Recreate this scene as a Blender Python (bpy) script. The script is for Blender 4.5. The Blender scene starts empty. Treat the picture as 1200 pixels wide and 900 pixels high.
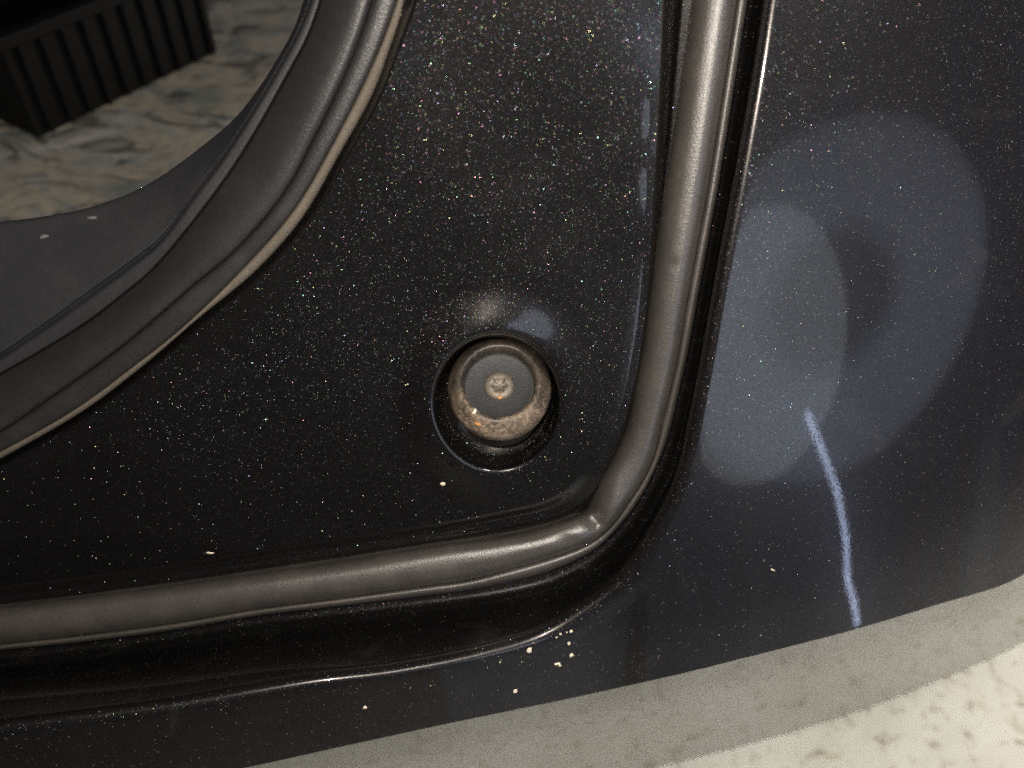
import bpy, bmesh, math, random
import numpy as np
from mathutils import Vector, Matrix

random.seed(7); np.random.seed(7)
sc = bpy.context.scene
COL = sc.collection

# ------------------------------------------------------------------ camera
IW, IH = 1200.0, 900.0
HFOV = math.radians(60)
FPX = (IW / 2) / math.tan(HFOV / 2)
D0 = 0.404                      # lens to painted jamb, metres
PITCH = math.radians(45)        # the photographer looks down into the corner
TILT = math.radians(24)         # jamb leans this much against the lens axis
SILL = 0.56                     # height of the corner over the floor
pe = PITCH - TILT
U = np.array([1.0, 0, 0]); V = np.array([0, math.sin(pe), math.cos(pe)]); W = np.array([0, -math.cos(pe), math.sin(pe)])
ORG = np.array([0, 0, SILL])
FWD = np.array([0, math.cos(PITCH), -math.sin(PITCH)])
UPV = np.array([0, math.sin(PITCH), math.cos(PITCH)])
CAM = ORG - FWD * D0

cd = bpy.data.cameras.new('camera'); cam = bpy.data.objects.new('camera', cd); COL.objects.link(cam)
cam.location = CAM; cam.rotation_euler = (math.pi / 2 - PITCH, 0, 0)
cd.sensor_width = 36; cd.lens = 18 / math.tan(HFOV / 2)
cd.clip_start = 0.01; cd.clip_end = 100
cd.dof.use_dof = True; cd.dof.focus_distance = 0.405; cd.dof.aperture_fstop = 6.5
sc.camera = cam

# ------------------------------------------------------------------ light
wd = bpy.data.worlds.new('World'); sc.world = wd; wd.use_nodes = True
bg = wd.node_tree.nodes['Background']
bg.inputs[1].default_value = 0.04
_t = wd.node_tree; _c = _t.nodes.new('ShaderNodeTexCoord'); _n = _t.nodes.new('ShaderNodeTexNoise'); _n.inputs['Scale'].default_value = 2.2; _n.inputs['Detail'].default_value = 3
_t.links.new(_c.outputs['Generated'], _n.inputs['Vector'])
_r = _t.nodes.new('ShaderNodeValToRGB'); _t.links.new(_n.outputs[0], _r.inputs[0]); _t.links.new(_r.outputs[0], bg.inputs[0])
_r.color_ramp.elements[0].position = .38; _r.color_ramp.elements[0].color = (.32, .45, .85, 1)
_r.color_ramp.elements[1].position = .62; _r.color_ramp.elements[1].color = (.85, .50, .45, 1)

def lamp(name, typ, loc, target, energy, color, **kw):
    l = bpy.data.lights.new(name, typ); o = bpy.data.objects.new(name, l); COL.objects.link(o)
    o.location = loc
    o.rotation_euler = (Vector(target) - Vector(loc)).to_track_quat('-Z', 'Y').to_euler()
    l.energy = energy; l.color = color
    for k, v in kw.items(): setattr(l, k, v)
    return o
# the phone's own torch, a few centimetres beside the lens
FL = CAM + UPV * 0.016 - U * 0.012
lamp('phone_torch', 'SPOT', FL, ORG, 10.5, (1.0, 0.91, 0.80), shadow_soft_size=0.006, spot_size=math.radians(150), spot_blend=.4)

# unseen lights added behind right, placed and shaped to mirror in the outer paint
LC = np.array([.4593, -.7200, .6283]); LD = np.array([.4355, -.8987, .0515]); LX_ = np.array([.8999, .4361, 0]); LY_ = np.array([-.0224, .0463, .9987]); LS = 1.0
def reflection_light(name, x, y, sx, sy, rad, color, shape='ELLIPSE', rot=0.0, ring=False):
    l = bpy.data.lights.new(name, 'AREA'); o = bpy.data.objects.new(name, l); COL.objects.link(o)
    p = LC + LX_ * x + LY_ * y
    M = Matrix((LX_, LY_, LD)).transposed().to_4x4() @ Matrix.Rotation(rot, 4, 'Z')
    M.translation = Vector(p); o.matrix_world = M
    l.shape = shape; l.size = sx * LS; l.size_y = sy * LS; l.color = color
    area = sx * sy * LS * LS * (math.pi / 4 if shape == 'ELLIPSE' else 1)
    l.energy = rad * math.pi * area
    if shape == 'ELLIPSE':                  # mirrored shape: soft towards the edge, a ring has a dark middle
        l.use_nodes = True; nt = l.node_tree; em = nt.nodes['Emission']
        g = nt.nodes.new('ShaderNodeNewGeometry'); mp = nt.nodes.new('ShaderNodeVectorMath'); mp.operation = 'SUBTRACT'; mp.inputs[1].default_value = (.5, .5, 0)
        nt.links.new(g.outputs['Parametric'], mp.inputs[0])
        sp = nt.nodes.new('ShaderNodeSeparateXYZ'); nt.links.new(mp.outputs[0], sp.inputs[0])
        cb = nt.nodes.new('ShaderNodeCombineXYZ'); nt.links.new(sp.outputs[0], cb.inputs[0]); nt.links.new(sp.outputs[1], cb.inputs[1])
        ln = nt.nodes.new('ShaderNodeVectorMath'); ln.operation = 'LENGTH'; nt.links.new(cb.outputs[0], ln.inputs[0])
        rp = nt.nodes.new('ShaderNodeValToRGB'); nt.links.new(ln.outputs['Value'], rp.inputs[0])
        stops = ((.15, .10), (.24, 1.0), (.45, .85), (.5, .45)) if ring else ((0, .85), (.40, 1.0), (.48, .95), (.5, .5))
        e = rp.color_ramp.elements
        while len(e) < len(stops): e.new(.5)
        for x_, (p_, v_) in zip(e, stops): x_.position = p_; x_.color = (v_, v_, v_, 1)
        nt.links.new(rp.outputs[0], em.inputs['Strength'])
    return o
reflection_light('reflection_disc', -.025, -.005, .44, .43, 1.1, (.80, .90, 1.0))  # added disc, sized to give the pale oval in the outer paint
reflection_light('reflection_ring', .155, .035, .82, .54, .85, (.66, .78, 1.0), ring=True)  # added ring, gives the fainter band mirrored around the oval
TB = [(.098, -.124), (.135, -.185), (.178, -.262), (.205, -.345), (.213, -.415), (.235, -.465), (.247, -.505)]
for (xa, ya), (xb, yb) in zip(TB, TB[1:]):          # added segments tracing the wavy bright streak mirrored in the paint
    reflection_light('reflection_streak', (xa + xb) / 2, (ya + yb) / 2, .014, math.hypot(xb - xa, yb - ya) + .003, 8.5, (.60, .70, 1.0), 'RECTANGLE', rot=math.atan2(xb - xa, ya - yb))
# added dim panel: uneven bluish to reddish streaks for the paint to mirror
dl = reflection_light('reflection_panel', .66, .05, 1.9, 1.5, .38, (1, 1, 1), 'RECTANGLE')
_l = dl.data; _l.use_nodes = True; nt = _l.node_tree; em = nt.nodes['Emission']
g = nt.nodes.new('ShaderNodeNewGeometry'); mp = nt.nodes.new('ShaderNodeVectorMath'); mp.operation = 'MULTIPLY'; mp.inputs[1].default_value = (9, 1.1, 0)
nt.links.new(g.outputs['Parametric'], mp.inputs[0])
nz = nt.nodes.new('ShaderNodeTexNoise'); nz.inputs['Scale'].default_value = 1.3; nz.inputs['Detail'].default_value = 4; nz.inputs['Distortion'].default_value = .6; nt.links.new(mp.outputs[0], nz.inputs['Vector'])
rp = nt.nodes.new('ShaderNodeValToRGB'); nt.links.new(nz.outputs[0], rp.inputs[0])
stops = ((.30, (.10, .14, .24)), (.46, (.17, .22, .36)), (.54, (.26, .19, .24)), (.60, (.20, .26, .42)), (.70, (.50, .52, .60)))
e = rp.color_ramp.elements
while len(e) < len(stops): e.new(.5)
for x_, (p_, c_) in zip(e, stops): x_.position = p_; x_.color = (*c_, 1)
nt.links.new(rp.outputs[0], em.inputs['Color'])
# fill light added to brighten the floor on the car's right side
lamp('floor_fill_light', 'AREA', (1.0, -1.1, 2.1), (.55, .0, 0), 4.8, (1.0, .96, .88), shape='DISK', size=.35, spread=math.radians(70))
# broad warm light added right of the car for ridge glint and floor
lamp('side_light', 'AREA', (1.6, .62, .72), (.1, .05, .55), 6.0 * math.pi * .8, (1.0, .93, .82), shape='RECTANGLE', size=.8, size_y=1.0)

sc.view_settings.view_transform = 'Standard'; sc.view_settings.look = 'None'
sc.view_settings.exposure = 0; sc.view_settings.gamma = 1
sc.render.engine = 'CYCLES'
sc.cycles.use_denoising = False
sc.cycles.max_bounces = 6
sc.cycles.sample_clamp_indirect = 4.0
sc.render.film_transparent = False

# ------------------------------------------------------------------ pixels to places
def ray(px, py):
    x = (px - IW / 2) / FPX; y = -(py - IH / 2) / FPX
    return FWD + U * x + UPV * y          # depth along the axis = 1
def wcurve(v): return 0.66 * min(max(0.0, v), .22) ** 2 + .29 * max(0.0, v - .22)
def P(px, py, w=0.0, curve=1.0):
    """the place seen at pixel px,py on the jamb surface raised by w metres"""
    d = ray(px, py); off = w
    for _ in range(6):
        t = (off - (CAM - ORG) @ W) / (d @ W)
        p = CAM + d * t
        off = w + curve * wcurve((p - ORG) @ V)
    return p
def at_depth(px, py, t): return CAM + ray(px, py) * t
def at_z(px, py, z):
    d = ray(px, py); return CAM + d * ((z - CAM[2]) / d[2])
MPX = D0 / FPX                              # metres per pixel on the jamb

def spline(pts, per=24):
    pts = [np.array(p, float) for p in pts]
    q = [2 * pts[0] - pts[1]] + pts + [2 * pts[-1] - pts[-2]]
    out = []
    for i in range(1, len(q) - 2):
        p0, p1, p2, p3 = q[i - 1:i + 3]
        # centripetal Catmull-Rom
        t0 = 0; t1 = t0 + np.linalg.norm(p1 - p0) ** .5; t2 = t1 + np.linalg.norm(p2 - p1) ** .5; t3 = t2 + np.linalg.norm(p3 - p2) ** .5
        for k in range(per):
            t = t1 + (t2 - t1) * k / per
            a1 = (t1 - t) / (t1 - t0) * p0 + (t - t0) / (t1 - t0) * p1
            a2 = (t2 - t) / (t2 - t1) * p1 + (t - t1) / (t2 - t1) * p2
            a3 = (t3 - t) / (t3 - t2) * p2 + (t - t2) / (t3 - t2) * p3
            b1 = (t2 - t) / (t2 - t0) * a1 + (t - t0) / (t2 - t0) * a2
            b2 = (t3 - t) / (t3 - t1) * a2 + (t - t1) / (t3 - t1) * a3
            out.append((t2 - t) / (t2 - t1) * b1 + (t - t1) / (t2 - t1) * b2)
    out.append(pts[-1])
    return np.array(out)

def rail(pts, n, corner=None):
    """resample a pixel polyline to n stations; corner sits at the middle station"""
    a0, a1 = np.array(pts[0], float), np.array(pts[1], float); b0, b1 = np.array(pts[-1], float), np.array(pts[-2], float)
    pts = [tuple(a0 + (a0 - a1) / np.linalg.norm(a0 - a1) * 260)] + list(pts) + [tuple(b0 + (b0 - b1) / np.linalg.norm(b0 - b1) * 260)]   # run on beyond the picture
    s = spline(pts)
    def res(a, m):
        L = np.concatenate([[0], np.cumsum(np.linalg.norm(np.diff(a, axis=0), axis=1))])
        t = np.linspace(0, L[-1], m)
        return np.stack([np.interp(t, L, a[:, 0]), np.interp(t, L, a[:, 1])], 1)
    if corner is None: return res(s, n)
    k = int(np.argmin(np.linalg.norm(s - np.array(corner), axis=1)))
    h = n // 2
    return np.concatenate([res(s[:k + 1], h + 1)[:-1], res(s[k:], n - h)])

def smooth(a, b, x):
    t = np.clip((x - a) / (b - a), 0, 1); return t * t * (3 - 2 * t)

# ------------------------------------------------------------------ mesh helpers
def link(name, me, mat, parent=None, smooth_=True):
    o = bpy.data.objects.new(name, me); COL.objects.link(o)
    if mat: me.materials.append(mat)
    if smooth_:
        for p in me.polygons: p.use_smooth = True
    if parent: o.parent = parent
    return o
def grid_mesh(name, G, closed=False, flip=None):
    """G: rows x cols x 3; faces turned to the lens"""
    r, c = G.shape[:2]
    v = G.reshape(-1, 3)
    idx = np.arange(r * c).reshape(r, c)
    if closed: idx = np.concatenate([idx, idx[:1]], 0)
    f = np.stack([idx[:-1, :-1], idx[1:, :-1], idx[1:, 1:], idx[:-1, 1:]], -1).reshape(-1, 4)
    n = np.cross(v[f[:, 1]] - v[f[:, 0]], v[f[:, 3]] - v[f[:, 0]])
    if flip is None: flip = float(((CAM - v[f[:, 0]]) * n).sum()) < 0
    if flip: f = f[:, ::-1]
    me = bpy.data.meshes.new(name)
    me.from_pydata(v.tolist(), [], f.tolist()); me.update()
    return me
def round_section(pts, radii, arc=6, seg=1):
    """pts k x 3 -> polyline with its corners rounded"""
    out = [pts[0]]; k = len(pts)
    for i in range(1, k):
        a = pts[i - 1]; b = pts[i]
        if i < k - 1:
            c = pts[i + 1]
            l1 = np.linalg.norm(b - a); l2 = np.linalg.norm(c - b)
            d1 = min(radii[i], .48 * l1); d2 = min(radii[i], .48 * l2)
            p0 = b + (a - b) / max(l1, 1e-9) * d1; p2 = b + (c - b) / max(l2, 1e-9) * d2
            start = out[-1]
            for s in range(1, seg): out.append(start + (p0 - start) * s / seg)
            for s in range(arc + 1):
                t = s / arc
                out.append((1 - t) ** 2 * p0 + 2 * t * (1 - t) * b + t * t * p2)
        else:
            start = out[-1]
            for s in range(1, seg): out.append(start + (b - start) * s / seg)
            out.append(b)
    return np.array(out)
def loft(name, rails, radii, arc=6, seg=1, post=None):
    R = np.stack(rails, 1)
    G = np.stack([round_section(R[i], radii, arc, seg) for i in range(len(R))], 0)
    if post is not None: G = post(G)
    return grid_mesh(name, G)
def empty(name, loc):
    o = bpy.data.objects.new(name, None); COL.objects.link(o); o.location = loc; o.empty_display_size = .02
    return o
def child_keep(o, parent):
    o.parent = parent; o.matrix_parent_inverse = Matrix.Translation(parent.location).inverted()
def tag(o, label, cat, group=None):
    o['label'] = label; o['category'] = cat
    if group: o['group'] = group
def box(bm, lo, hi, M=None):
    vs = [bm.verts.new(((lo, hi)[i][0], (lo, hi)[j][1], (lo, hi)[k][2])) for i in (0, 1) for j in (0, 1) for k in (0, 1)]
    for f in ((0, 1, 3, 2), (4, 6, 7, 5), (0, 4, 5, 1), (2, 3, 7, 6), (0, 2, 6, 4), (1, 5, 7, 3)): bm.faces.new([vs[i] for i in f])
    if M is not None:
        for v in vs: v.co = M @ v.co
def bm_mesh(name, bm):
    bmesh.ops.recalc_face_normals(bm, faces=bm.faces)
    me = bpy.data.meshes.new(name); bm.to_mesh(me); bm.free(); return me

# ------------------------------------------------------------------ materials
def mat(name):
    m = bpy.data.materials.new(name); m.use_nodes = True
    nt = m.node_tree; b = nt.nodes['Principled BSDF']
    return m, nt, b
def N(nt, t, **kw):
    n = nt.nodes.new(t)
    for k, v in kw.items(): setattr(n, k, v)
    return n
def math_(nt, op, a, b=None, clamp=False):
    n = N(nt, 'ShaderNodeMath', operation=op, use_clamp=clamp)
    for i, x in enumerate((a, b)):
        if x is None: continue
        if isinstance(x, (int, float)): n.inputs[i].default_value = x
        else: nt.links.new(x, n.inputs[i])
    return n.outputs[0]
def noise(nt, scale, detail=3, rough=.55, coord=None, dist=0):
    n = N(nt, 'ShaderNodeTexNoise'); n.inputs['Scale'].default_value = scale
    n.inputs['Detail'].default_value = detail; n.inputs['Roughness'].default_value = rough; n.inputs['Distortion'].default_value = dist
    if coord is not None: nt.links.new(coord, n.inputs['Vector'])
    return n
def ramp(nt, fac, stops):
    r = N(nt, 'ShaderNodeValToRGB'); nt.links.new(fac, r.inputs[0])
    e = r.color_ramp.elements
    while len(e) < len(stops): e.new(.5)
    for x, (p, c) in zip(e, stops):
        x.position = p; x.color = (*c, 1) if len(c) == 3 else c
    return r.outputs[0]
def objco(nt):
    return N(nt, 'ShaderNodeTexCoord').outputs['Object']

def paint(name, flake_amt=1.0, dust=0.0, base=(.036, .034, .034)):
    """black metallic paint: dark base, tiny tilted aluminium flakes, clear lacquer on top"""
    m, nt, b = mat(name); L = nt.links
    co = objco(nt)
    b.inputs['Base Color'].default_value = (*base, 1)
    b.inputs['Metallic'].default_value = .85; b.inputs['Roughness'].default_value = .27
    b.inputs['Coat Weight'].default_value = 1.0; b.inputs['Coat Roughness'].default_value = .03; b.inputs['Coat IOR'].default_value = 1.52
    # flakes
    geo = N(nt, 'ShaderNodeNewGeometry')
    out = nt.nodes['Material Output']
    last = b.outputs[0]
    for sc_, thr, spread, rough, bright in ((3800, .30, .75, .27, .028), (3000, .82, 1.1, .22, .062)):
        vo = N(nt, 'ShaderNodeTexVoronoi', feature='F1'); vo.inputs['Scale'].default_value = sc_; L.new(co, vo.inputs['Vector'])
        wn = N(nt, 'ShaderNodeTexWhiteNoise', noise_dimensions='3D'); L.new(vo.outputs['Position'], wn.inputs['Vector'])
        sub = N(nt, 'ShaderNodeVectorMath', operation='SUBTRACT'); L.new(wn.outputs['Color'], sub.inputs[0]); sub.inputs[1].default_value = (.5, .5, .5)
        scl = N(nt, 'ShaderNodeVectorMath', operation='SCALE'); L.new(sub.outputs[0], scl.inputs[0]); scl.inputs['Scale'].default_value = spread
        add = N(nt, 'ShaderNodeVectorMath', operation='ADD'); L.new(scl.outputs[0], add.inputs[0]); L.new(geo.outputs['Normal'], add.inputs[1])
        nor = N(nt, 'ShaderNodeVectorMath', operation='NORMALIZE'); L.new(add.outputs[0], nor.inputs[0])
        wn2 = N(nt, 'ShaderNodeTexWhiteNoise', noise_dimensions='4D'); wn2.inputs['W'].default_value = 3.7; L.new(vo.outputs['Position'], wn2.inputs['Vector'])
        hsv = N(nt, 'ShaderNodeCombineColor', mode='HSV'); L.new(wn2.outputs['Value'], hsv.inputs[0]); hsv.inputs[1].default_value = .50; hsv.inputs[2].default_value = bright
        gl = N(nt, 'ShaderNodeBsdfAnisotropic'); gl.inputs['Roughness'].default_value = rough
        L.new(hsv.outputs[0], gl.inputs['Color']); L.new(nor.outputs[0], gl.inputs['Normal'])
        sepc = N(nt, 'ShaderNodeSeparateColor'); L.new(wn2.outputs['Color'], sepc.inputs[0])
        mask = math_(nt, 'GREATER_THAN', sepc.outputs[1], thr)
        near = math_(nt, 'LESS_THAN', vo.outputs['Distance'], .5)
        fac = math_(nt, 'MULTIPLY', math_(nt, 'MULTIPLY', mask, near), .8 * flake_amt)
        mx = N(nt, 'ShaderNodeMixShader'); L.new(fac, mx.inputs[0]); L.new(last, mx.inputs[1]); L.new(gl.outputs[0], mx.inputs[2])
        last = mx.outputs[0]
    # faint road film and dust grains lying on the lacquer
    df = N(nt, 'ShaderNodeBsdfDiffuse'); df.inputs['Color'].default_value = (.42, .37, .31, 1)
    n1 = noise(nt, 28, 5, .6, co)
    n2 = N(nt, 'ShaderNodeTexVoronoi'); n2.inputs['Scale'].default_value = 700; L.new(co, n2.inputs['Vector'])
    wn3 = N(nt, 'ShaderNodeTexWhiteNoise', noise_dimensions='3D'); L.new(n2.outputs['Position'], wn3.inputs['Vector'])
    rad = math_(nt, 'MULTIPLY', math_(nt, 'SUBTRACT', wn3.outputs['Value'], .72, clamp=True), .8)
    grain = math_(nt, 'LESS_THAN', n2.outputs['Distance'], rad)
    film = math_(nt, 'MULTIPLY', math_(nt, 'SUBTRACT', n1.outputs[0], .30, clamp=True), .004 * dust)
    ns_ = noise(nt, 34, 4, .6, co, .5)
    smud = math_(nt, 'MULTIPLY', math_(nt, 'SUBTRACT', ns_.outputs[0], .60, clamp=True), .06 * dust)
    film = math_(nt, 'ADD', film, smud)
    dfac = math_(nt, 'ADD', film, math_(nt, 'MULTIPLY', grain, .12 * dust), clamp=True)
    mx = N(nt, 'ShaderNodeMixShader'); L.new(dfac, mx.inputs[0]); L.new(last, mx.inputs[1]); L.new(df.outputs[0], mx.inputs[2])
    L.new(mx.outputs[0], out.inputs['Surface'])
    # very slight orange peel in the lacquer
    pn = noise(nt, 800, 2, .5, co); bp = N(nt, 'ShaderNodeBump'); bp.inputs['Strength'].default_value = .05; bp.inputs['Distance'].default_value = .0002
    L.new(pn.outputs[0], bp.inputs['Height']); L.new(bp.outputs[0], b.inputs['Coat Normal'])
    return m

def rubber(name, col=(.045, .040, .036), rough=.46, scuff=.35, spec=.5, dustcol=(.20, .16, .125)):
    m, nt, b = mat(name); L = nt.links; co = objco(nt)
    n1 = noise(nt, 55, 6, .62, co); n2 = noise(nt, 900, 2, .5, co); n3 = noise(nt, 240, 4, .7, co)
    f = math_(nt, 'MULTIPLY', math_(nt, 'SUBTRACT', n1.outputs[0], .46, clamp=True), 2.2 * scuff, clamp=True)
    f2 = math_(nt, 'MULTIPLY', math_(nt, 'SUBTRACT', n3.outputs[0], .60, clamp=True), 3.0 * scuff, clamp=True)
    fs = math_(nt, 'ADD', f, f2, clamp=True)
    n4 = noise(nt, 2600, 2, .6, co); n5 = noise(nt, 120, 3, .55, co)
    spots = math_(nt, 'MULTIPLY', math_(nt, 'SUBTRACT', n5.outputs[0], .69, clamp=True), 9 * scuff, clamp=True)
    fs = math_(nt, 'ADD', fs, spots, clamp=True)
    mx = N(nt, 'ShaderNodeMix', data_type='RGBA'); L.new(fs, mx.inputs['Factor'])
    mx.inputs[6].default_value = (*col, 1); mx.inputs[7].default_value = (*dustcol, 1)
    gr_ = ramp(nt, n4.outputs[0], [(.30, (.62, .62, .62)), (.70, (1.38, 1.36, 1.33))])
    mg = N(nt, 'ShaderNodeMix', data_type='RGBA', blend_type='MULTIPLY'); mg.inputs['Factor'].default_value = 1
    L.new(mx.outputs[2], mg.inputs[6]); L.new(gr_, mg.inputs[7])
    L.new(mg.outputs[2], b.inputs['Base Color'])
    b.inputs['Specular IOR Level'].default_value = spec
    r = math_(nt, 'ADD', math_(nt, 'MULTIPLY', n1.outputs[0], .22), rough - .11); L.new(r, b.inputs['Roughness'])
    bp = N(nt, 'ShaderNodeBump'); bp.inputs['Strength'].default_value = .35; bp.inputs['Distance'].default_value = .0003
    L.new(math_(nt, 'ADD', n2.outputs[0], n4.outputs[0]), bp.inputs['Height']); L.new(bp.outputs[0], b.inputs['Normal'])
    return m

M_JAMB = paint('black_flake_paint', 1.0, .25)
M_BODY = paint('black_outer_paint', .7, 2.0)
M_STRIP = rubber('edge_seal_rubber', (.046, .041, .037), .40, .18, 1.0)
M_BULB = rubber('opening_seal_rubber', (.018, .0175, .018), .38, .14, .5, (.075, .067, .060))
M_LIP = rubber('dusty_seal_lip', (.088, .075, .060), .7, .5, .3, (.15, .13, .105))
M_TRIM = rubber('sill_trim_plastic', (.018, .019, .021), .50, .12, .5, (.07, .07, .07))
M_STOP = rubber('stop_rubber', (.030, .028, .026), .5, .3, .4, (.17, .13, .095))

# ------------------------------------------------------------------ the car corner
NS = 340
car = empty('car_body', ORG)
tag(car, 'black metallic car body corner with painted jamb, glossy rear quarter and lower bumper', 'car body')

# --- traced edges, each running from the top of the opening down and round to the left
T0 = [(500, -80), (478, 0), (460, 50), (437, 110), (400, 177), (353, 257), (300, 317), (233, 373), (170, 427), (100, 480), (0, 538), (-90, 586)]
T1 = [(484, -80), (462, 0), (445, 48), (423, 96), (385, 171), (343, 242), (290, 304), (215, 381), (152, 430), (85, 479), (0, 527), (-90, 572)]
G_ = [(458, -80), (436, 0), (420, 48), (398, 101), (368, 162), (333, 226), (277, 292), (225, 336), (143, 406), (67, 461), (0, 506), (-90, 556)]
K_ = [(398, -80), (377, 0), (361, 45), (338, 88), (308, 142), (272, 200), (230, 257), (180, 316), (140, 350), (96, 383), (0, 440), (-90, 488)]
K2 = [(384, -80), (363, 0), (347, 40), (325, 80), (295, 130), (258, 186), (222, 234), (188, 280), (152, 309), (108, 341), (0, 417), (-90, 470)]
M_ = [(374, -80), (355, 0), (345, 30), (329, 60), (305, 98), (278, 132), (238, 166), (170, 213), (100, 240), (0, 256), (-90, 262)]
B_ = [(778, -80), (775, 0), (770, 150), (767, 200), (762, 300), (752, 400), (738, 470), (716, 535), (692, 580), (660, 601), (600, 616), (500, 634), (400, 649), (300, 664), (200, 680), (100, 694), (0, 706), (-90, 716)]
S0 = [(821, -80), (810, 0), (795, 112), (779.5, 222), (771, 280), (762, 345), (752, 415), (745, 452), (735, 500), (722, 530), (702, 563), (692, 587), (686, 597), (668, 606), (620, 621), (560, 632), (500, 640), (400, 657), (300, 671), (200, 685), (100, 698), (0, 710), (-90, 720)]
S1 = [(876, -80), (864, 0), (847, 112), (830, 220), (818, 285), (806, 350), (794, 420), (786, 456), (775, 500), (768, 530), (755, 560), (735, 591), (715, 618), (690, 637), (645, 654), (600, 667), (550, 680), (500, 687), (400, 701), (300, 714), (200, 731), (100, 744), (0, 755), (-90, 764)]
S2 = [(888, -80), (876, 0), (859, 112), (842, 220), (830, 285), (818, 350), (804, 425), (797, 455), (788, 495), (780, 522), (769, 548), (754, 577), (735, 605), (713, 630), (692, 647), (650, 667), (600, 681), (550, 691), (500, 698), (400, 710), (300, 722), (200, 739), (100, 752), (0, 762), (-90, 770)]
C_ = [(909, -80), (896, 0), (884, 80), (872, 150), (859, 222), (846, 290), (836, 345), (822, 425), (815, 460), (806, 505), (797, 545), (785, 580), (772, 606), (755, 635), (725, 677), (683, 712), (633, 743), (567, 763), (467, 783), (367, 795), (300, 806), (200, 823), (100, 836), (0, 848), (-90, 858)]
E_ = [(1420, -130), (1415, 150), (1370, 400), (1300, 580), (1200, 673), (1093, 710), (993, 740), (900, 764), (800, 789), (660, 820), (520, 849), (400, 875), (300, 897), (0, 958), (-110, 976)]
F_ = [(1480, -90), (1470, 240), (1420, 500), (1320, 660), (1200, 752), (1100, 797), (1013, 831), (900, 866), (800, 894), (680, 925), (600, 948), (517, 968), (400, 998), (300, 1025), (0, 1098), (-110, 1120)]

tt = np.linspace(0, 1, NS)
rT0 = rail(T0, NS); rT1 = rail(T1, NS) * .8 + rT0 * .2; rG = rail(G_, NS); rK = rail(K_, NS); rK2 = rail(K2, NS); rM = rail(M_, NS)
rB = rail(B_, NS, (692, 580)); rS0 = rail(S0, NS, (686, 597)); rS1 = rail(S1, NS, (735, 591)); rS2 = rail(S2, NS, (735, 605))
rC = rail(C_, NS, (740, 656)); rE = rail(E_, NS, (940, 754)); rF = rail(F_, NS, (935, 855))
def up(r, w, curve=1.0):
    w = np.broadcast_to(w, (len(r),))
    return np.array([P(r[i, 0], r[i, 1], w[i], curve) for i in range(len(r))])

# cup centre
CUP = (582.0, 470.0); CRX, CRY = 73.5, 79.0
def jamb_w(x, y, sA, sB):
    """relief of the pressed jamb: sA / sB = pixel distance from the inner and outer edge"""
    w = 0.0021 * (1 - smooth(10, 58, sA))
    r = math.hypot((x - CUP[0]) / 1.0, (y - CUP[1]) / 1.08)
    w += 0.0068 * (1 - smooth(66, 128, r)) * (.10 + .90 * smooth(-.95, .95, (-.95 * (x - CUP[0]) - .31 * (y - CUP[1])) / max(r, 1)))                                  # raised boss round the cup
    # soft pressed ridges running up to the right
    def ridge(ax, ay, bx, by, amp, wid):
        dx, dy = bx - ax, by - ay; l2 = dx * dx + dy * dy
        t = ((x - ax) * dx + (y - ay) * dy) / l2
        d = ((x - ax) * dy - (y - ay) * dx) / math.sqrt(l2)
        e = smooth(-.15, .25, t) * (1 - smooth(.85, 1.2, t))
        return amp * math.exp(-(d / wid) ** 2) * e
    w += ridge(540, 372, 770, 235, .0012, 44)
    w += ridge(560, 275, 770, 160, .0007, 32)
    w -= .0030 * (1 - smooth(13, 27, sB)) * float(smooth(540, 605, y))
    w += .0006 * math.sin(x * .013 + y * .009) + .0004 * math.sin(x * .021 - y * .017 + 1)
    return w

# jamb panel: a fine grid from the inner edge (under the opening seal) to the outer ridge
NC = 150
rA = rT0 + np.array([-5.0, -4.0])
Gpx = np.zeros((NS, NC, 2)); Gw = np.zeros((NS, NC))
for i in range(NS):
    wid = np.linalg.norm(rB[i] - rA[i])
    for j in range(NC):
        s = j / (NC - 1)
        p = rA[i] * (1 - s) + rB[i] * s
        Gpx[i, j] = p; Gw[i, j] = jamb_w(p[0], p[1], wid * s, wid * (1 - s))
# fold down at the seal side: thin rolled edge
wid_all = np.linalg.norm(rB - rA, axis=1)
for i in range(NS):
    for j in range(NC):
        sA = wid_all[i] * j / (NC - 1)
        Gw[i, j] -= .007 * (1 - smooth(5, 17, sA))
def wB(t): return Gw[:, -1]
bm = bmesh.new()
vg = {}
inside = lambda x, y, k=1.0: ((x - CUP[0]) / (CRX * k)) ** 2 + ((y - CUP[1]) / (CRY * k)) ** 2 < 1
dead = np.zeros((NS, NC), bool)
for i in range(NS):
    for j in range(NC):
        dead[i, j] = inside(Gpx[i, j, 0], Gpx[i, j, 1], 1.15)
for i in range(NS):
    for j in range(NC):
        if not dead[i, j]: vg[i, j] = bm.verts.new(P(Gpx[i, j, 0], Gpx[i, j, 1], Gw[i, j]))
for i in range(NS - 1):
    for j in range(NC - 1):
        q = [(i, j), (i + 1, j), (i + 1, j + 1), (i, j + 1)]
        if all(k in vg for k in q): bm.faces.new([vg[k] for k in q])
for v in [v for v in bm.verts if not v.link_faces]: bm.verts.remove(v)
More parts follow.
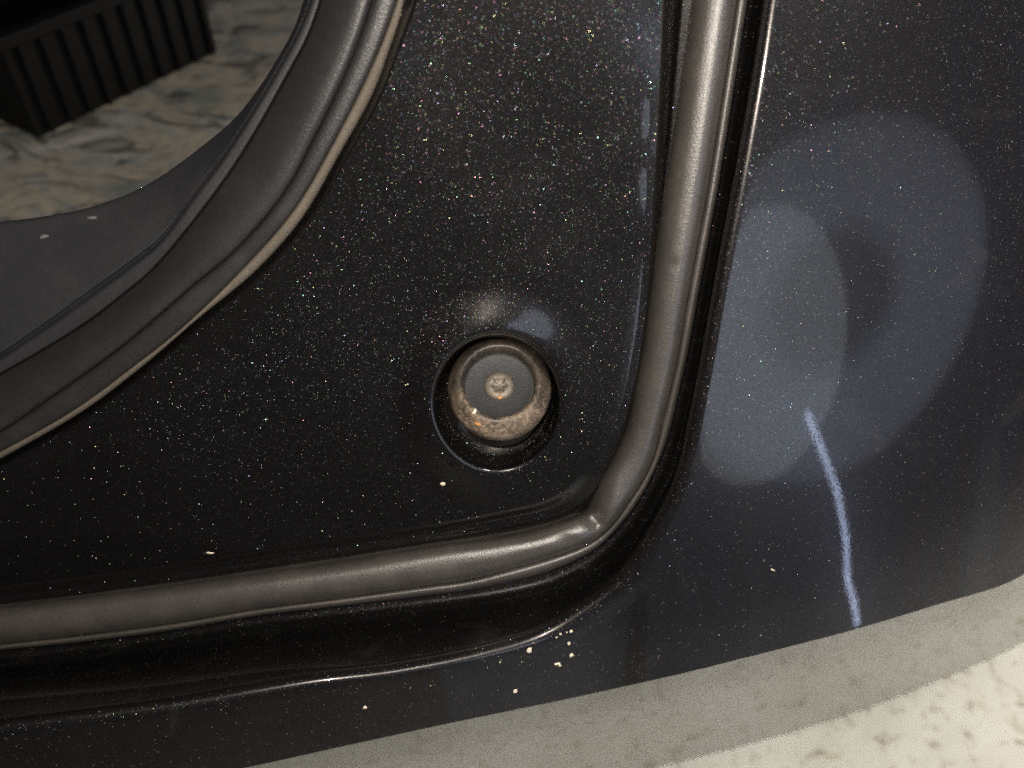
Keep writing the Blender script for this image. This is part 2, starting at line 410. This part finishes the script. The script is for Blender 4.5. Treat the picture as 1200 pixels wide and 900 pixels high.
# hole boundary -> cup
pix = {vg[k]: Gpx[k] for k in vg if vg[k].is_valid}
bnd = [v for v in bm.verts if v.is_boundary and inside(*pix[v], 1.35)]
bnd.sort(key=lambda v: math.atan2(pix[v][1] - CUP[1], pix[v][0] - CUP[0]))
ring = bnd; nb = len(bnd)
ang = [math.atan2(pix[v][1] - CUP[1], pix[v][0] - CUP[0]) for v in bnd]
def add_ring(kx, ky, w, cx=CUP[0], cy=CUP[1], rel=True, mix=0):
    out = []
    for a, v in zip(ang, bnd):
        # true angle around the ellipse
        x = cx + math.cos(a) * kx; y = cy + math.sin(a) * ky
        ww = (jamb_w(x, y, 300, 300) if rel else 0) + w
        out.append(bm.verts.new(P(x, y, ww)))
    return out
prev = ring
for kx, ky, w in ((CRX + 6, CRY + 6, 0), (CRX + 4.2, CRY + 4.2, -.00012), (CRX + 2.4, CRY + 2.4, -.0005), (CRX + .8, CRY + .8, -.0011), (CRX - .6, CRY - .6, -.0019), (CRX - 1.2, CRY - 1.2, -.0035), (CRX - 2, CRY - 2, -.008)):
    cur = add_ring(kx, ky, w)
    for k in range(nb): bm.faces.new([prev[k], prev[(k + 1) % nb], cur[(k + 1) % nb], cur[k]])
    prev = cur
rimverts = prev
me = bm_mesh('jamb_panel', bm)
jamb = link('jamb_panel', me, M_JAMB); child_keep(jamb, car)

# the pressed cup itself (its wall and floor)
rows = []
na = 96
for kx, ky, w, cy in ((CRX - 1.6, CRY - 1.6, -.0055, CUP[1]), (CRX - 3.5, CRY - 3.5, -.012, CUP[1]), (CRX - 6, CRY - 6, -.022, CUP[1] - 1), (CRX - 9, CRY - 9, -.029, CUP[1] - 2), (CRX - 15, CRY - 15, -.033, CUP[1] - 2), (30, 30, -.034, CUP[1] - 2), (1, 1, -.034, CUP[1] - 2)):
    row = []
    for a in np.linspace(0, 2 * math.pi, na, endpoint=False):
        x = CUP[0] + math.cos(a) * kx; y = cy + math.sin(a) * ky
        row.append(P(x, y, w + (jamb_w(x, y, 300, 300) if w > -.01 else 0)))
    rows.append(row)
me = grid_mesh('cup', np.array(rows).transpose(1, 0, 2), closed=True)
M_CUP = paint('cup_paint', .7, 6)
cup = link('cup', me, M_CUP); child_keep(cup, car)

# gutter: from the ridge down a stepped wall to the trough where the edge seal sits
drop = .0145 - .010 * smooth(.40, .62, tt)
rW = rB + (rS0 - rB) * 0.0
wb = Gw[:, -1]
rB3 = up(rB, wb)
inwd = np.array([P(*(rB[i] + (rS0[i] - rB[i]) * .55 + np.array([3.0, 1.5])), min(wb[i], 0) - drop[i], 0) for i in range(NS)])
lead = np.array([P(*(rB[i] + (rA[i] - rB[i]) / wid_all[i] * 22.0), Gw[i, -2] + .00006) for i in range(NS)])
floor3 = np.array([P(*((rS0[i] + rS1[i]) / 2), min(wb[i], 0) - drop[i] - .002, 0) for i in range(NS)])
me = loft('gutter', [lead, rB3 , inwd, floor3], [0, .0075, .0015, 0], arc=10)
gut = link('gutter', me, M_JAMB); child_keep(gut, car)

# outer shell: trough -> ledge -> rolled rim -> rear quarter / bumper face -> undercut lower bumper
def shell_w(u, v):
    """crowned outer skin, metres above the jamb plane"""
    du = u - .06
    side = -.9 * du * du if du > 0 else .30 * (math.sqrt(du * du + .0005) - .02236) - .25 * du * du
    return .014 - .035 * v - .15 * v * v + side
def Pshell(px, py):
    d = ray(px, py); t = (0 - (CAM - ORG) @ W) / (d @ W)
    for _ in range(40):
        p = CAM + d * t; q = p - ORG
        t += .7 * (shell_w(q @ U, q @ V) - q @ W) / (d @ W)
    return CAM + d * t
def on_shell(r): return np.array([Pshell(x, y) for x, y in r])
c3 = on_shell(rC); e3 = on_shell(rE)
wCc = (c3 - ORG) @ W
g1 = np.array([P(*((rS0[i] + rS1[i]) / 2), min(wb[i], 0) - drop[i] - .006, 0) for i in range(NS)])
rG2 = rS2 + (rC - rS2) * (.40 - .28 * smooth(.42, .62, tt))[:, None]
g2 = up(rG2, np.minimum(-.020, wCc - .012) + .006 * smooth(.4, .6, tt), 0)
s0 = 34 / np.linalg.norm(rE - rC, axis=1)
mids = [on_shell(rC + (rE - rC) * (s0 + (1 - s0) * s)[:, None]) for s in np.linspace(0, .985, 70)]
depE = np.array([(e3[i] - CAM) @ FWD for i in range(NS)])
sk = []
for s, k in ((.34, .055), (.66, .17), (1.0, .40)):
    r = rE + (rF - rE) * s
    sk.append(np.array([at_depth(r[i, 0], r[i, 1], depE[i] + k) for i in range(NS)]))
edge = np.stack([round_section(np.stack([g1[i], g2[i], c3[i], mids[0][i]]), [0, .006, .0085, 0], 12, 2) for i in range(NS)])
me = grid_mesh('outer_panel', np.concatenate([edge] + [m[:, None] for m in mids[1:]] + [e3[:, None]], 1))
outer = link('outer_panel', me, M_BODY); child_keep(outer, car)
e3b = e3 - np.array([0, 0, .0004])
me = loft('lower_bumper', [mids[-1] + (e3 - mids[-1]) * .5 - W * .0003, e3 - W * .0003] + sk, [0, .003, .06, .12, 0], arc=7, seg=3)
low = link('lower_bumper', me, M_BODY); child_keep(low, car)

SEALC = .35
# sill trim inside the opening
m3 = up(rM, -.022, SEALC)
dKK = (rK2 - rK) / np.linalg.norm(rK2 - rK, axis=1)[:, None]
dKM = (rM - rK2) / np.maximum(np.linalg.norm(rM - rK2, axis=1), 8)[:, None]
mm = up(rK2 + (rM - rK2) * .5, -.0105, SEALC)
back = m3 + np.array([0, .008, -.02]); back2 = m3 + np.array([0, .01, -.20])
me = loft('sill_trim', [up(rK, -.010, SEALC), up(rK + dKK * 2.5, -.004, SEALC), up(rK + (rK2 - rK) * .75, -.0045, SEALC), up(rK2, -.0085, SEALC), up(rK2 + dKM * 3, -.0055, SEALC), mm, m3, back, back2], [0, .001, .001, .0008, .001, .02, .004, .004, 0], arc=5, seg=3)
trim = link('sill_trim', me, M_TRIM); child_keep(trim, car)

# ------------------------------------------------------------------ edge seal (added rubber strip)
seal = empty('edge_weatherstrip', P(690, 620, -.01))
tag(seal, 'brownish black rubber edge weatherstrip bent round the corner between jamb and outer panel', 'weatherstrip')
nk = 26
def seg_gauss(p, a, b, wid, a0, a1):
    """crease along a-b: depth a0 at a fading to a1 at b"""
    ax, ay = a; dx, dy = b[0] - ax, b[1] - ay; l2 = dx * dx + dy * dy
    t = ((p[0] - ax) * dx + (p[1] - ay) * dy) / l2; tc = min(1, max(0, t))
    d2 = (p[0] - ax - dx * tc) ** 2 + (p[1] - ay - dy * tc) ** 2
    return (a0 + (a1 - a0) * tc) * math.exp(-d2 / wid ** 2)
def dent(p, t):
    """buckled inside of the bend and a small nick"""
    d = seg_gauss(p, (684, 594), (698, 610), 9, -.0060, -.0030)
    d += seg_gauss(p, (698, 610), (712, 628), 8, -.0026, -.0004)
    d += seg_gauss(p, (664, 620), (684, 632), 10, .0008, .0012)
    d += seg_gauss(p, (716, 560), (722, 596), 13, .0004, .0010)
    d += seg_gauss(p, (640, 636), (600, 646), 14, .0006, .0002)
    d += -.0007 * math.exp(-(((p[0] - 786) / 8) ** 2 + ((p[1] - 309) / 4) ** 2))
    return d
lift = .0075 * smooth(.44, .60, tt)
wob1 = np.interp(np.arange(NS), np.arange(0, NS + 12, 12), np.random.uniform(-1, 1, NS // 12 + 2)[:len(np.arange(0, NS + 12, 12))])
G = np.zeros((NS, nk + 3, 3))
hs = .0095
for i in range(NS):
    w0 = -.0085 + lift[i]
    for k in range(nk):
        s = k / (nk - 1)
        p = rS0[i] + (rS1[i] - rS0[i]) * s
        x = 2 * s - 1
        h = hs * (max(0, 1 - abs(x) ** 2.5)) ** .60 + .0034 * x
        wob = .00009 * wob1[i] * math.cos(1.2 * x)
        G[i, k + 2] = P(p[0], p[1], w0 + h + dent(p, tt[i]) + wob * (1 - x * x), 0)
    G[i, 1] = G[i, 2] - W * .005
    G[i, 0] = G[i, 2] - W * (.011 + lift[i]) + (G[i, 6] - G[i, 2]) * .2
    G[i, nk + 2] = G[i, nk + 1] - W * .0012
me = grid_mesh('bulb', G); o = link('bulb', me, M_STRIP); child_keep(o, seal)
# lip along its outer side
li = []
for s, w in ((-.05, -.0060), (0.06, -.0046), (.3, -.0030), (.6, -.0028), (.85, -.0042), (1.0, -.0068), (1.0, -.0145)):
    li.append(up(rS1 + (rS2 - rS1) * s, w + lift, 0))
me = grid_mesh('lip', np.stack(li, 1)); o = link('lip', me, M_STRIP); child_keep(o, seal)

# ------------------------------------------------------------------ opening seal (original one)
wst = empty('opening_weatherstrip', P(300, 300, 0))
tag(wst, 'wide dark rubber weatherstrip curving round the opening with a dusty tan lip', 'weatherstrip')
rows = []
nk = 22
for s, h in ((0, .0015), (.008, .0070), (.03, .0090), (.07, .0100), (.13, .0104), (.2, .0103)) + tuple((.2 + .8 * q, .0103 - .0115 * q ** 1.9) for q in np.linspace(.08, 1, 16)):
    rows.append(up(rG + (rK - rG) * s, h, SEALC))
rows.append(up(rK, -.010, SEALC))
me = grid_mesh('bulb', np.stack(rows, 1)); o = link('bulb', me, M_BULB); child_keep(o, wst)
rows = [up(rG + (rK - rG) * .02, .0005, SEALC), up(rG, .0018, SEALC), up(rG + (rT1 - rG) * .06, .0038, SEALC)]
for s in (.25, .5, .75, .95): rows.append(up(rG + (rT1 - rG) * s, .0042 + .0006 * math.sin(math.pi * s), SEALC))
rows.append(up(rT1, .0030, SEALC))
me = grid_mesh('carrier', np.stack(rows, 1)); o = link('carrier', me, M_BULB); child_keep(o, wst)
rows = []
for s, w in ((0, .0024), (.06, .0050), (.2, .0058), (.5, .0058), (.8, .0050), (.96, .0034), (1.0, .001), (1.0, -.003)):
    rows.append(up(rT1 + (rT0 - rT1) * s, w, SEALC))
me = grid_mesh('lip', np.stack(rows, 1)); o = link('lip', me, M_LIP); child_keep(o, wst)
o['label'] = 'thin tan dusty lip lying against the painted jamb'

# ------------------------------------------------------------------ bump stop in the cup
AX = -FWD * math.cos(math.radians(20)) + UPV * math.sin(math.radians(20))
AY = UPV * math.cos(math.radians(20)) + FWD * math.sin(math.radians(20))
SC_ = P(585, 447, -.001)
stop = empty('bump_stop', SC_ - AX * .03)
tag(stop, 'round black rubber bump stop with dusty rim and central star screw in painted cup', 'bump stop')
def lathe(name, prof, m, parent, n=96, cx=0, cy=0, keep=True):
    rows = []
    for r, h in prof:
        rows.append([SC_ + U * (cx + r * math.cos(a)) + AY * (cy + r * math.sin(a)) + AX * h for a in np.linspace(0, 2 * math.pi, n, endpoint=False)])
    me = grid_mesh(name, np.array(rows).transpose(1, 0, 2), closed=True)
    o = link(name, me, m)
    child_keep(o, parent)
    return o
def stop_mat():
    m, nt, b = mat('dusty_stop_rubber'); L = nt.links; co = objco(nt)
    n1 = noise(nt, 90, 6, .65, co, .4); n2 = noise(nt, 620, 4, .7, co)
    # dust lies thick on the lower side and thin elsewhere
    dt = N(nt, 'ShaderNodeVectorMath', operation='DOT_PRODUCT'); L.new(N(nt, 'ShaderNodeNewGeometry').outputs['Position'], dt.inputs[0]); dt.inputs[1].default_value = tuple(AY)
    low_ = N(nt, 'ShaderNodeMapRange', interpolation_type='SMOOTHSTEP'); c_ = float(SC_ @ AY)
    low_.inputs[1].default_value = c_ + .006; low_.inputs[2].default_value = c_ - .021; low_.inputs[3].default_value = .30; low_.inputs[4].default_value = 1.25; L.new(dt.outputs['Value'], low_.inputs[0])
    f = math_(nt, 'ADD', math_(nt, 'MULTIPLY', math_(nt, 'SUBTRACT', n1.outputs[0], .36, clamp=True), 1.9), math_(nt, 'MULTIPLY', math_(nt, 'SUBTRACT', n2.outputs[0], .46, clamp=True), 2.4), clamp=True)
    f = math_(nt, 'MULTIPLY', f, low_.outputs[0], clamp=True)
    mx = N(nt, 'ShaderNodeMix', data_type='RGBA'); L.new(f, mx.inputs['Factor'])
    mx.inputs[6].default_value = (.014, .013, .012, 1); mx.inputs[7].default_value = (.24, .18, .125, 1)
    L.new(mx.outputs[2], b.inputs['Base Color']); L.new(math_(nt, 'ADD', math_(nt, 'MULTIPLY', f, .45), .36), b.inputs['Roughness']); b.inputs['Specular IOR Level'].default_value = .4
    bp = N(nt, 'ShaderNodeBump'); bp.inputs['Strength'].default_value = .4; bp.inputs['Distance'].default_value = .0003
    L.new(n2.outputs[0], bp.inputs['Height']); L.new(bp.outputs[0], b.inputs['Normal'])
    return m
M_DUSTY = stop_mat()
lathe('rim', [(.0160, -.0066), (.0163, -.003), (.0168, -.0010), (.0176, -.0002), (.0186, 0), (.0197, -.0006), (.0212, -.0024), (.0226, -.0044), (.0238, -.0062), (.0242, -.0085), (.0240, -.0125), (.0234, -.0165)], M_DUSTY, stop)
lathe('wall', [(.0234, -.0160), (.0224, -.019), (.0212, -.024), (.0206, -.036)], M_STOP, stop)
lathe('disc', [(.0165, -.0062), (.0157, -.0059), (.0150, -.0061), (.0100, -.0064), (.0078, -.0066), (.0005, -.0066)], M_TRIM, stop)
def steel():
    m, nt, b = mat('worn_steel'); L = nt.links; co = objco(nt)
    n1 = noise(nt, 260, 5, .6, co)
    c = ramp(nt, n1.outputs[0], [(.35, (.15, .13, .105)), (.55, (.20, .17, .14)), (.72, (.16, .09, .045))])
    L.new(c, b.inputs['Base Color']); b.inputs['Metallic'].default_value = .5; b.inputs['Roughness'].default_value = .6
    return m
M_STEEL = steel()
# screw head with a six-lobed recess
n = 96
rows = []
def star(a, k): return k * (.0030 + .00055 * math.cos(6 * a))
for fr, h in (('o', -.0066), (.0068, -.0062), (.0069, -.0056), (.0066, -.0050), (.0058, -.0044), (.0046, -.0040), ('s', -.0040), ('t', -.0056), ('c', -.0056)):
    row = []
    for q in range(n):
        a = 2 * math.pi * q / n + .26
        r = {'o': .0068, 's': star(a, 1.06), 't': star(a, 1.0), 'c': .0001}.get(fr, fr) if isinstance(fr, str) else fr
        row.append(SC_ + U * r * math.cos(a) + AY * r * math.sin(a) + AX * h)
    rows.append(row)
me = grid_mesh('screw', np.array(rows).transpose(1, 0, 2), closed=True)
o = link('screw', me, M_STEEL); child_keep(o, stop)

# ------------------------------------------------------------------ dirt specks stuck on the paint
M_SPECK, nt, b = mat('pale_grit'); b.inputs['Base Color'].default_value = (.66, .58, .45, 1); b.inputs['Roughness'].default_value = .8
M_TRIMMARK, nt, b = mat('scuff_grey'); b.inputs['Base Color'].default_value = (.10, .10, .10, 1); b.inputs['Roughness'].default_value = .8
M_RUST, nt, b = mat('rusty_grit'); b.inputs['Base Color'].default_value = (.55, .24, .06, 1); b.inputs['Roughness'].default_value = .8

def speck(px, py, r_mm, m, parent, name='grit', lift=.0, stretch=1.0, ang=0.0):
    d = Vector(ray(px, py)).normalized()
    bpy.context.view_layer.update(); dg = bpy.context.evaluated_depsgraph_get()
    hit, loc, nor, *_ = sc.ray_cast(dg, Vector(CAM), d)
    if not hit: return
    if nor.dot(d) > 0: nor = -nor
    bm = bmesh.new(); bmesh.ops.create_icosphere(bm, subdivisions=2, radius=1)
    ph = [random.uniform(0, 6.28) for _ in range(3)]
    for v in bm.verts:
        k = 1 + .22 * math.sin(3 * v.co.x + ph[0]) + .18 * math.sin(4 * v.co.y + ph[1])
        v.co *= k
    for v in bm.verts: v.co.x *= stretch
    q = nor.to_track_quat('Z', 'Y').to_matrix().to_4x4()
    M = Matrix.Translation(loc) @ q @ Matrix.Rotation(ang, 4, 'Z') @ Matrix.Diagonal((r_mm / 1000, r_mm / 1000, r_mm / 2500, 1))
    bmesh.ops.transform(bm, matrix=M, verts=bm.verts)
    o = link(name, bm_mesh(name, bm), m); child_keep(o, parent); return o
for px, py, rr, st in ((620, 762, 1.3, 1.3), (667, 754, 1.0, 1), (670, 768, 1.3, 1), (653, 778, 1.1, 1.2), (656, 780, .7, 1), (669, 740, .7, 1.5), (664, 741, .5, 1), (657, 743, .6, 1), (652, 747, .55, 1), (586, 776, .5, 1), (604, 810, .9, 1.6), (428, 829, .9, 1), (519, 567, .9, 2.0), (246, 648, .7, 2.2), (906, 668, .4, 3)):
    speck(px, py, rr, M_SPECK, car, stretch=st, ang=random.uniform(-.6, .6))
speck(107, 255, 1.0, M_TRIMMARK, car, stretch=2.2, ang=.2); speck(52, 277, .9, M_TRIMMARK, car, stretch=2.4, ang=.3)
speck(556, 482, .8, M_SPECK, stop, stretch=1.7, ang=.8); speck(560, 497, 1.0, M_RUST, stop, stretch=1.3); speck(586, 466, .6, M_RUST, stop, stretch=1.6)

# ------------------------------------------------------------------ ground and load floor
def stone_floor():
    m, nt, b = mat('pale_stone_floor'); L = nt.links; co = objco(nt)
    n1 = noise(nt, 7, 6, .6, co, .6); n2 = noise(nt, 60, 5, .65, co); n3 = noise(nt, 23, 3, .5, co, 1.0)
    c1 = ramp(nt, n1.outputs[0], [(.3, (.55, .54, .46)), (.5, (.67, .655, .57)), (.7, (.75, .74, .66))])
    spots = ramp(nt, n2.outputs[0], [(.33, (.45, .40, .32)), (.46, (1, 1, 1)), (1, (1, 1, 1))])
    mx = N(nt, 'ShaderNodeMix', data_type='RGBA', blend_type='MULTIPLY'); mx.inputs['Factor'].default_value = .8
    L.new(c1, mx.inputs[6]); L.new(spots, mx.inputs[7])
    sp2 = ramp(nt, n3.outputs[0], [(.28, (.72, .64, .52)), (.36, (1, 1, 1)), (1, (1, 1, 1))])
    mx2 = N(nt, 'ShaderNodeMix', data_type='RGBA', blend_type='MULTIPLY'); mx2.inputs['Factor'].default_value = .8
    L.new(mx.outputs[2], mx2.inputs[6]); L.new(sp2, mx2.inputs[7])
    L.new(mx2.outputs[2], b.inputs['Base Color']); b.inputs['Roughness'].default_value = .6
    return m
def flat(name, pts, z, m):
    me = bpy.data.meshes.new(name); me.from_pydata([(x, y, z) for x, y in pts], [], [list(range(len(pts)))]); me.update()
    return link(name, me, m, smooth_=False)
gr = flat('floor', [(-4, -4), (4, -4), (4, 4), (-4, 4)], 0, stone_floor()); gr['kind'] = 'structure'

LOADZ = .42
def marble():
    m, nt, b = mat('swirled_stone_sheet'); L = nt.links; co = objco(nt)
    mp = N(nt, 'ShaderNodeMapping'); mp.inputs['Scale'].default_value = (1.0, 1.6, 1); mp.inputs['Rotation'].default_value = (0, 0, -.25); L.new(co, mp.inputs[0])
    n0 = noise(nt, 9, 4, .6, mp.outputs[0], 2.6); n1 = noise(nt, 3.2, 4, .55, mp.outputs[0], 3.5)
    c = ramp(nt, n1.outputs[0], [(.28, (.16, .17, .15)), (.40, (.24, .26, .25)), (.5, (.42, .38, .31)), (.56, (.32, .335, .32)), (.68, (.52, .50, .46))])
    c2 = ramp(nt, n0.outputs[0], [(.36, (.15, .16, .155)), (.45, (.75, .75, .73)), (.55, (1, .98, .94)), (.63, (.52, .51, .49)), (.72, (1, 1, .95))])
    mx = N(nt, 'ShaderNodeMix', data_type='RGBA', blend_type='MULTIPLY'); mx.inputs['Factor'].default_value = .85
    L.new(c, mx.inputs[6]); L.new(c2, mx.inputs[7]); L.new(mx.outputs[2], b.inputs['Base Color']); b.inputs['Roughness'].default_value = .7
    return m
lf = flat('load_floor', [(-1.2, .03), (.05, .03), (.05, 1.5), (-1.2, 1.5)], LOADZ, marble()); lf['kind'] = 'structure'

# black ribbed crate on the load floor
M_CRATE = rubber('black_crate_plastic', (.0025, .0024, .0024), .55, .1, .2, (.012, .012, .012))
c0 = at_z(45, 163, LOADZ); c1 = at_z(255, 62, LOADZ)
ex = (c1 - c0); LX = float(np.linalg.norm(ex)); ex /= LX
ey = np.array([-ex[1], ex[0], 0]); 
if ey @ (c0 - CAM) < 0: ey = -ey
crate = empty('ribbed_crate', (c0[0], c0[1], LOADZ + .001)); crate.rotation_euler = (0, 0, math.atan2(ex[1], ex[0]))
tag(crate, 'black ribbed plastic crate standing on the swirled stone load floor', 'crate')
LY, HZ = .30, .085
def cbox(name, lo, hi, m=M_CRATE):
    bm = bmesh.new(); box(bm, lo, hi); bmesh.ops.bevel(bm, geom=list(bm.edges), offset=.0012, segments=2, affect='EDGES', profile=.5)
    o = link(name, bm_mesh(name, bm), m, crate, False); return o
cbox('front_wall', (0, 0, 0), (LX, .005, HZ)); cbox('back_wall', (0, LY - .005, 0), (LX, LY, HZ))
cbox('side_wall', (0, .0055, 0), (.005, LY - .0055, HZ)); cbox('side_wall', (LX - .005, .0055, 0), (LX, LY - .0055, HZ))
cbox('base', (.0055, .0055, .001), (LX - .0055, LY - .0055, .006))
cbox('rim', (-.008, -.008, HZ + .0005), (LX + .008, .006, HZ + .012)); cbox('rim', (-.008, LY - .006, HZ + .0005), (LX + .008, LY + .008, HZ + .012))
cbox('rim', (-.008, .0065, HZ + .0005), (.006, LY - .0065, HZ + .012)); cbox('rim', (LX - .006, .0065, HZ + .0005), (LX + .008, LY - .0065, HZ + .012))
src = cbox('rib', (0, -.006, .002), (.005, -.0003, HZ - .0005)); src.location = (.012, 0, 0)
k = 1
while .012 + k * .022 < LX - .01:
    o = src.copy(); COL.objects.link(o); o.parent = crate; o.location = (.012 + k * .022, 0, 0); k += 1
